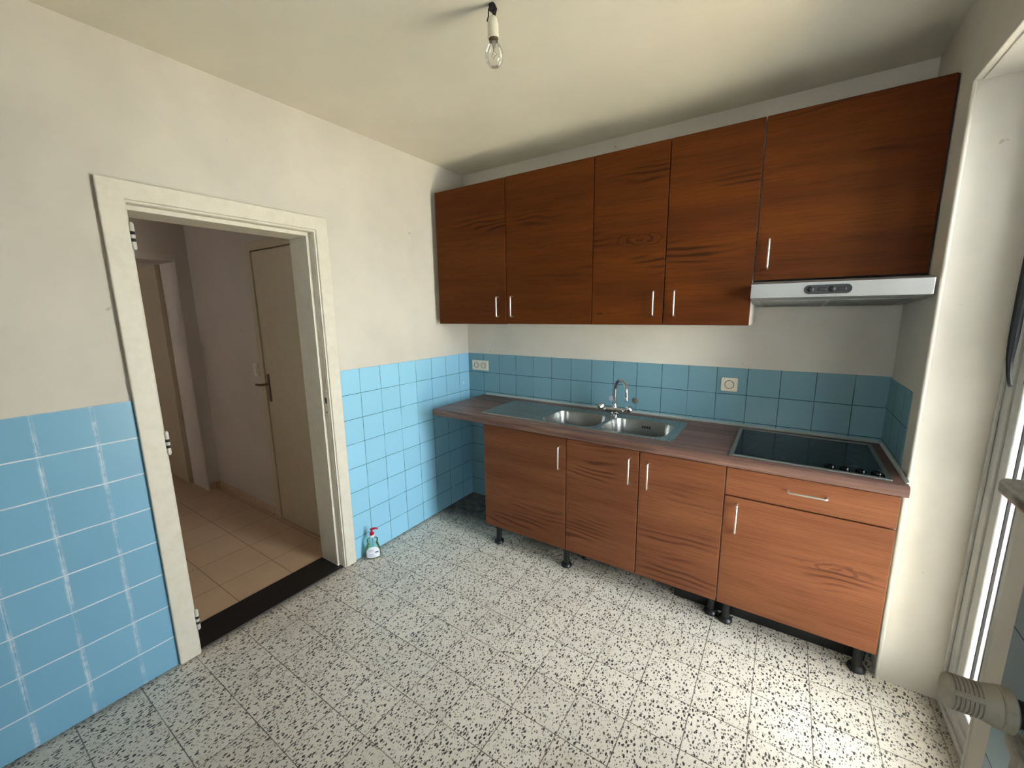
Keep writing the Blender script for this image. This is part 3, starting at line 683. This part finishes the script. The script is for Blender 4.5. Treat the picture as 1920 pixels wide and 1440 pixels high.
# ------------------------------------------------------------------ soap bottle
bx, by = .062, -1.068
bt = thing('soap_bottle', 'clear hand soap bottle with a red pump on the floor by the doorway', 'bottle', (bx, by, 0)); bt.rotation_euler = (0, 0, 0)
ang = math.radians(-38)   # the wide side faces the room
RZ = math.radians(52)
def ell(bm, prof, z0=0, sx=1.0, sy=.62, seg=36):
    rings = []
    ca, sa = math.cos(RZ), math.sin(RZ)
    for h, rr in prof:
        ring = []
        for j in range(seg):
            t = 2*math.pi*j/seg; a = math.cos(t)*rr*sx; b = math.sin(t)*rr*sy
            ring.append(bm.verts.new((bx+a*ca-b*sa, by+a*sa+b*ca, z0+h)))
        rings.append(ring)
    for a, b in zip(rings, rings[1:]):
        for j in range(seg): bm.faces.new((a[j], a[(j+1) % seg], b[(j+1) % seg], b[j]))
    bm.faces.new(rings[0][::-1]); bm.faces.new(rings[-1])
bm = BM(); ell(bm, [(0.0005, .036), (.004, .043), (.03, .046), (.06, .044), (.085, .036), (.100, .031), (.112, .033), (.122, .034), (.130, .028), (.136, .016), (.140, .013)]); obj('bottle_body', bm, M_BOTTLE, bt, smooth=True)
bm = BM(); ell(bm, [(.003, .034), (.006, .041), (.022, .0435)]); obj('soap', bm, M_LIQ, bt, smooth=True)
# label wrapped on the room side
def label_patch(bm, t0, t1, z0, ztop, off, arch=True, n=14):
    ca, sa = math.cos(RZ), math.sin(RZ); low, up = [], []
    for i in range(n+1):
        t = t0+(t1-t0)*i/n; s_ = abs(2*i/n-1); zt = ztop-(.030*s_**2.5 if arch else 0)
        for lst, z, rr in ((low, z0, .0458+off), (up, zt, .0452+off)):
            a = math.cos(t)*rr; b = math.sin(t)*rr*.62
            lst.append(bm.verts.new((bx+a*ca-b*sa, by+a*sa+b*ca, z)))
    for i in range(n): bm.faces.new((low[i], low[i+1], up[i+1], up[i]))
m90 = math.radians(-90)
bm = BM(); label_patch(bm, m90-1.0, m90+1.0, .012, .084, .0012)
lb = obj('label', bm, M_LABEL, bt); lb.modifiers.new('s', 'SOLIDIFY').thickness = .0004
bm = BM(); label_patch(bm, m90+.25, m90+.75, .042, .049, .0018, False); o = obj('label_mark', bm, M_INK, lb)
bm = BM()
for z in (.056, .062, .035, .030, .022): label_patch(bm, m90-.55, m90+(.1 if z != .022 else .35), z, z+.0022, .0018, False)
obj('label_mark', bm, M_INKG, lb)
bm = BM(); lathe(bm, (bx, by, .139), (0, 0, 1), [(0, .0145), (.014, .0145), (.015, .012)], 24); obj('collar', bm, M_LABEL, bt, smooth=True)
bm = BM(); lathe(bm, (bx, by, .1535), (0, 0, 1), [(0, .0135), (.012, .0135), (.016, .009), (.018, .0055), (.030, .0055), (.031, .0085), (.037, .0095), (.040, .007)], 20)
tube(bm, [(bx, by, .189), (bx+.012, by+.012, .193), (bx+.022, by+.022, .192), (bx+.026, by+.026, .186)], [.008, .0065, .005, .0045], 12)
obj('pump', bm, M_RED, bt, smooth=True)

# ------------------------------------------------------------------ radiator and thermostatic valve under the window
rd = thing('panel_radiator', 'dusty enamel panel radiator below the marble sill at the lower right edge', 'radiator', (2.47, -2.0, 0))
bm = BM(); ra, rb2 = -1.672, -2.46; out = []
n = 24
for i in range(n+1):
    yy = ra+(rb2-ra)*i/n; out.append((2.446+(.008 if i % 2 else 0), yy))
prism(bm, out+[(2.458, rb2), (2.458, ra)], .16, .842, 2)
obj('front_panel', bm, M_RAD, rd, bevel=.002)
for y_ in (ra, rb2+.02):
    bm = BM(); box(bm, (2.458, y_, .16), (2.50, y_-.02, .842), .004); obj('side_cover', bm, M_RAD, rd)
bm = BM(); box(bm, (2.434, ra+.002, .840), (2.503, rb2, .872), .010, 3); obj('top_grille', bm, M_RAD, rd)
for y_ in (ra-.15, rb2+.18):
    bm = BM(); box(bm, (2.50, y_, .3), (XR-.0062, y_-.03, .7)); obj('bracket', bm, M_RAD, rd)
vy, vz = -1.705, .922
vv = thing('thermostatic_valve', 'ribbed yellowed thermostatic valve head sticking out above the radiator', 'radiator valve', (2.45, vy, vz))
bm = BM(); pf = [(0, .012), (.0, .0205), (.002, .0235), (.004, .0245)]
h_ = .007
while h_ < .036: pf += [(h_, .0250), (h_+.0003, .0222), (h_+.0020, .0222), (h_+.0023, .0252)]; h_ += .0048
pf += [(.040, .0255), (.050, .0280), (.056, .0300), (.0575, .0285), (.059, .0305), (.070, .0305), (.073, .026)]
lathe(bm, (2.353, vy, vz), (1, 0, 0), pf, 40); vh = obj('valve_head', bm, M_VALVE, vv, smooth=True)
for a in (25, 145, 265):
    bm = BM(); t = math.radians(a); cy, cz = math.cos(t), math.sin(t)
    tube(bm, [(2.360, vy+cy*.0215, vz+cz*.0215), (2.392, vy+cy*.022, vz+cz*.022)], .0052, 8)
    obj('grip_rib', bm, M_VALVE, vh, smooth=True)

bm = BM(); lathe(bm, (2.4262, vy, vz), (1, 0, 0), [(0, .019), (.014, .019), (.016, .015), (.034, .014), (.046, .018), (.058, .012)], 20)
tube(bm, [(2.468, vy, vz), (2.468, vy, vz-.03), (2.468, vy, .8725)], [.014, .011, .010], 14)
obj('valve_body', bm, M_VALVED, vv, smooth=True)
